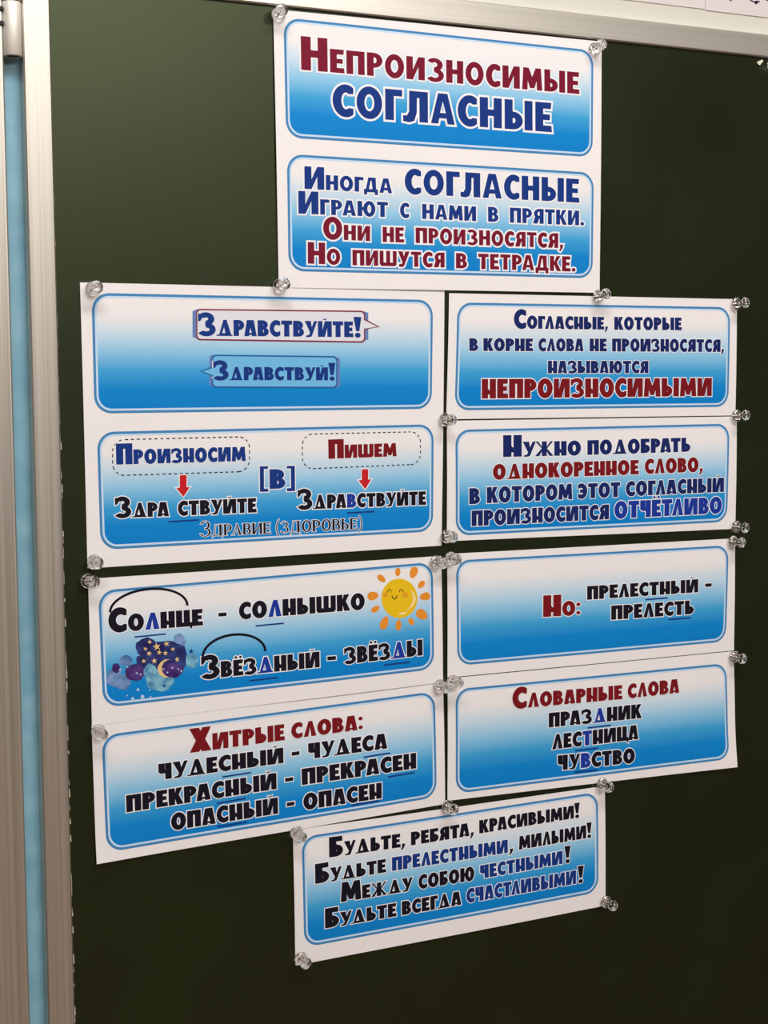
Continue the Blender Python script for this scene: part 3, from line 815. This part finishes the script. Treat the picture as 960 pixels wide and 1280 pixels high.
for cx, cy, r_ in ((495, 128, 24), (560, 172, 40), (650, 145, 30), (455, 192, 22), (490, 235, 28), (583, 225, 27), (640, 232, 26), (538, 303, 30),
                   (440, 305, 24), (708, 195, 22), (748, 290, 26)):
    S5.art('star', [('+', star(cx, cy, r_, random.uniform(-.3, .3)))], M['gold'], .18, cl)
for cx, cy, r_ in ((222, 382, 16), (378, 417, 14), (705, 368, 14), (788, 398, 14), (290, 360, 12), (395, 250, 10), (680, 515, 12)):
    S5.art('star', [('+', star(cx, cy, r_, .2))], M['spark'], .18, cl)
S5.art('star', [('+', star(878, 215, 28, .1))], M['navy'], .18, cl)
S5.art('star', [('+', star(632, 533, 22, .1))], M['navy'], .18, cl)
mo = [(680, 290), (640, 288), (600, 312), (572, 350), (568, 390), (590, 432), (630, 457), (678, 456), (640, 440), (612, 405), (606, 360), (625, 318), (650, 300)]
S5.art('crescent_moon', [('+', pc(mo))], M['gold'], .18, cl)
for cx, cy, r_ in ((388, 570, 13), (340, 652, 15), (430, 635, 18), (290, 625, 7), (505, 637, 8), (497, 572, 7), (545, 410, 7), (622, 378, 7), (760, 380, 7), (412, 428, 8), (660, 410, 8)):
    S5.art('splash_dot', [('+', pc(ell(cx, cy, r_, r_, n=12)))], M['spark'], .19, cl)
S6 = Sheet('white card with red heading over three black lines of word pairs, below the sun card',
           [(114.5, 907), (553.8, 853.5), (556.5, 1005), (121, 1080.5)], base=.9, bow=.7, lift=(0, 0, 0, 2.0))
S6.panel([(127, 919.3), (543.5, 864.2), (546, 996.4), (133, 1065.3)])
S6.words([('Хитрые', 236.9, 941, 355.6, 925.0, 20.5, 1.45), ('слова:', 364, 923.4, 453.5, 911.6, 19, 1)], 'B', 'red2', .5)
S6.words([('чудесный', 198, 975, 354.2, 953.6, 19.8, 1), ('-', 364.6, 951.5, 374.4, 950, 20, 1), ('чудеса', 385.2, 948.8, 483.8, 935.4, 19.4, 1),
          ('прекрасный', 157.9, 1015.4, 345.6, 986, 20.8, 1), ('-', 356.3, 984, 366.5, 982.4, 20, 1), ('прекрасен', 377, 981.2, 520, 960.2, 20, 1),
          ('опасный', 214, 1038.2, 347.4, 1016.8, 20.8, 1), ('-', 358.3, 1014.6, 368, 1013, 20, 1), ('опасен', 379, 1012.4, 476.9, 997.6, 20, 1)], 'B', 'black', .75)
S6.lines([(277.8, 971.2, 313.5, 965.7), (454.2, 946.5, 487.3, 941.2), (270.6, 1004.4, 307, 997.8), (484.8, 971.2, 517.7, 965.6),
          (271.3, 1033.5, 308.5, 1027.6), (439, 1006.7, 473.3, 1000.6)], M['navy'])

# ---- 7, 8 right column, lower pair
S7 = Sheet('white card third in right column, short red word beside two short black words',
           [(559, 692.5), (918.8, 673), (917.5, 813), (559.5, 847)], base=1.2, bow=.5)
S7.panel([(570, 700.5), (911, 681.6), (907.5, 802), (572, 832.3)])
S7.words([('Но:', 678.8, 771.4, 725.5, 768.6, 18.2, 1.48)], 'B', 'red2', .8)
S7.words([('прелестный', 733.8, 749.8, 872.5, 740.3, 16.8, 1), ('-', 881.3, 739.8, 889.3, 739.2, 18, 1), ('прелесть', 763.8, 774.8, 867, 767.4, 17.5, 1)], 'B', 'black', .7)
S7.lines([(806.3, 749.7, 834.3, 747.5), (835, 774.7, 863.3, 772.2)], M['navy'])
S8 = Sheet('white card lowest in right column, red heading over three black words, loose lower corner',
           [(559.5, 848), (917, 814), (922, 959), (559.4, 1001)], base=.9, bow=.6, lift=(0, 0, 3.0, 0))
S8.panel([(569.5, 861.5), (908, 829), (910.5, 948.3), (570, 992.3)])
S8.words([('Словарные', 640, 886.2, 777.5, 873.8, 18, 1.45), ('слова', 784.3, 873.0, 848.8, 865.8, 17.6, 1)], 'B', 'red2', .5)
S8.words([('праз^дник', 685.5, 909.4, 801.3, 897.5, 18, 1), ('лес^тница', 690, 936.8, 797.5, 923.8, 18.3, 1), ('чу^вство', 696.8, 963, 793, 953.3, 18.5, 1)], 'B', 'black', .75)
S8.lines([(734.3, 909.9, 763.3, 906.5), (718.8, 938.4, 747.5, 935.2), (717.5, 965.4, 746.8, 962.2)], M['navy'])
# ---- 9 bottom card
S9 = Sheet('lowest white card, four lines in black and blue ending in exclamation marks',
           [(366, 1037.5), (756, 982.5), (757, 1132), (369.3, 1207)], base=1.2, bow=.6)
S9.panel([(377, 1046.4), (747.5, 990), (748, 1115.4), (380.5, 1184.6)])
S9.words([('Будьте,', 411.3, 1071.8, 506.3, 1058.2, 17.4, 1.43), ('ребята,', 513.6, 1056.8, 592.3, 1044.0, 16.6, 1), ('красивыми!', 599, 1042, 724.3, 1021.8, 16.4, 1.25),
          ('Будьте', 393.9, 1104.9, 482.3, 1090.2, 17, 1.45), (',', 636.6, 1065.2, 641.4, 1064.4, 17, 1), ('милыми!', 648.5, 1062.2, 739.1, 1046.6, 16.6, 1.25),
          ('Между', 425.9, 1127.8, 515.6, 1112.8, 17, 1.43), ('собою', 523, 1111.6, 592.7, 1100.2, 17.6, 1), ('!', 705.5, 1079, 712.4, 1078, 17, 1.35),
          ('Будьте', 406.3, 1160.7, 495.4, 1145.3, 17, 1.45), ('всегда', 502.3, 1144.2, 576.4, 1130.6, 17.2, 1), ('!', 722, 1104, 729, 1103, 17, 1.35)], 'B', 'black', .65)
S9.words([('прелестными', 489.8, 1088.8, 634.6, 1065.8, 16.8, 1), ('честными', 600, 1098.6, 703, 1079.6, 16.6, 1),
          ('счастливыми', 582.8, 1128.8, 720, 1104.6, 17.4, 1)], 'B', 'navy', .65)

# ------------------------------------------------------------------ clear push pins
def pin(bu, bv, hu, hv, label, hh=14.0):
    """base centre and head centre pixels; the head stands hh mm off the board"""
    b = at(bu, bv, 2.4); h = at(hu, hv, hh)
    B = Vector((b[0], b[1], 2.4)); H = Vector((h[0], h[1], hh)); ax = (H - B).normalized(); Lp = (H - B).length
    axw = Vector((ax.x, -ax.z, ax.y))
    root = empty('push_pin', W(b[0], b[1], 1.6)); tag(root, label, 'push pin', 'clear plastic push pins on the chalkboard')
    prof = [(.01, 0), (4.2, 0), (5.3, .35), (5.55, .9), (5.3, 1.5), (4.3, 1.95), (3.5, 2.6), (3.1, 3.6), (2.95, Lp * .5), (3.05, Lp * .5 + 1.2), (3.5, Lp - 1.8),
            (4.35, Lp - 1.1), (4.75, Lp - .3), (4.75, Lp + .4), (4.3, Lp + .9), (2.4, Lp + .7), (.01, Lp + .6)]
    off = axw * 1.1
    vs, fs = lathe(prof, 32, axw, off)
    o = mesh_obj('pin_body', [v / 1000 for v in vs], fs, M['pin'], root, smooth=True); o['label'] = 'clear plastic pin body'
    vs, fs = lathe([(.01, -2.2), (.45, -.9), (.5, 0), (.5, Lp * .62), (.01, Lp * .64)], 12, axw, off)
    o = mesh_obj('needle', [v / 1000 for v in vs], fs, M['needle'], root, smooth=True); o['label'] = 'steel needle'
PINS = [
 (347.5, 19, 352.5, 12.5, 'clear push pin at the top left corner of the title sheet'),
 (743, 62, 752, 55.5, 'clear push pin at the top right corner of the title sheet'),
 (349, 358, 355.5, 355, 'clear push pin at the lower left corner of the title sheet'),
 (747, 370.5, 757.5, 367.5, 'clear push pin at the lower right corner of the title sheet'),
 (116, 361.5, 120.8, 359, 'clear push pin at the top left corner of the speech bubble sheet'),
 (919.5, 379.7, 931.3, 378.5, 'clear push pin at the top right corner of the right column'),
 (555.6, 524.4, 564.4, 525, 'clear push pin at left end of the seam between the two upper right cards'),
 (920, 519.7, 931.8, 519, 'clear push pin at the right end of the seam between the two upper right cards'),
 (558, 670.6, 565.6, 671.2, 'clear push pin at lower left corner of the card with red second line'),
 (919.4, 658.2, 931, 659.8, 'clear push pin at lower right corner of the card with red second line'),
 (915.2, 676.8, 926.5, 678.2, 'clear push pin at the top right corner of the card with the short red word'),
 (543.8, 702.5, 553.8, 704, 'clear push pin at the top right corner of the sun card'),
 (562.5, 697.5, 570.5, 700, 'clear push pin at the top left corner of the card with the short red word'),
 (117.5, 702.5, 121.5, 703.8, 'clear push pin at the lower left corner of the speech bubble sheet'),
 (108.5, 726, 117, 727.5, 'clear push pin at the top left corner of the sun card'),
 (122.5, 914, 127.2, 918.6, 'clear push pin at the left end of the seam under the sun card'),
 (549.4, 857.5, 557, 859.4, 'clear push pin at the right end of the seam under the sun card'),
 (565.6, 852, 572.8, 854, 'clear push pin at the left end of the seam between the two lower right cards'),
 (917.3, 820.7, 927.6, 823.3, 'clear push pin at the right end of the seam between the two lower right cards'),
 (558.5, 1007.5, 567, 1012, 'clear push pin where three cards meet, above the middle of the lowest card'),
 (752, 979.6, 761.3, 984, 'clear push pin at the top right corner of the lowest card'),
 (370, 1040, 376.5, 1047, 'clear push pin at the top left corner of the lowest card'),
 (375.3, 1197.5, 382.3, 1204, 'clear push pin at the lower left corner of the lowest card'),
 (757, 1127, 766, 1132, 'clear push pin at the lower right corner of the lowest card'),
]
for p in PINS: pin(*p)
pin(964, 80, 975, 78, 'clear push pin cut by the right edge of the picture under the top rail')

# torn scrap of paper left under the rail at the right
scr = []
for u, v in ((946.5, 77.5), (950, 75.6), (953.5, 74.4), (954.2, 76.6), (952, 79.2), (950.2, 81.4), (948.8, 80.4)):
    x, y = at(u, v, 1.2); scr.append((x, y))
cx = sum(p[0] for p in scr) / len(scr); cy = sum(p[1] for p in scr) / len(scr)
V, T = fill([('+', scr[::-1])])
vs = [((x - cx) / 1000, -(.05 + .25 * l + (0.9 if i % 2 else 0.3)) / 1000, (y - cy) / 1000) for l in (0, 1) for i, (x, y) in enumerate(V)]
n = len(V); fs = [f for f in T] + [tuple(i + n for i in f[::-1]) for f in T]
for lp in loops(T):
    for a, b in zip(lp, lp[1:] + lp[:1]): fs.append((a, b, b + n, a + n))
tag(mesh_obj('paper_scrap', vs, fs, M['scrap'], None, W(cx, cy, 0)), 'tiny torn scrap of pale paper under the top rail at far right', 'paper scrap')

# wall chart above the board, only its lower edge is in view
def wpt(u, v): return at(u, v, -DEPTH + 1)
x0, y0 = wpt(700, -10); x1, y1 = wpt(958, 21.5)
ch = empty('wall_chart', W(500, y1, -DEPTH)); tag(ch, 'pinkish white paper chart with dark ink marks on the wall above the board', 'chart')
yb = y1
def cb(name, mt, a0, a1, b0, b1, h0, h1):
    vs, fs = box(a0, a1, b0, b1, h0, h1, origin=ch.location); return mesh_obj(name, vs, fs, mt, ch)
xs = wpt(882, 5)[0]
cb('chart_page', M['chart'], 40, xs - .3, yb + .8, yb + 240, -DEPTH + .1, -DEPTH + .5)
cb('chart_page', M['chart'], xs + .1, 900, yb, yb + 240, -DEPTH + .1, -DEPTH + .6)
def stroke(pts, r0=.5):
    vs, fs = [], []
    P = [Vector(wpt(*p)) for p in pts]
    for i, p in enumerate(P):
        d_ = (P[min(i + 1, len(P) - 1)] - P[max(i - 1, 0)]).normalized(); nn = Vector((-d_.y, d_.x)) * r0 * (1.5 if i == len(P) // 2 else .9)
        vs += [W(*(p + nn), -DEPTH + .68) - ch.location, W(*(p - nn), -DEPTH + .68) - ch.location]
    for i in range(len(P) - 1): fs.append((2 * i, 2 * i + 1, 2 * i + 3, 2 * i + 2))
    mesh_obj('ink_mark', vs, fs, M['ink'], ch)
stroke([(911, -8), (912, -3), (913.5, .2), (915.5, -1), (917, -5)], .8)
stroke([(936, -3), (939, .6), (943, 2.2), (945, 3.6), (947, 2.0), (950, 1.6)], .7)
stroke([(944.2, 4.4), (945.6, 3), (947.4, 1.4)], 1.0)
stroke([(956, -1), (960, .2), (966, -1)], .5)
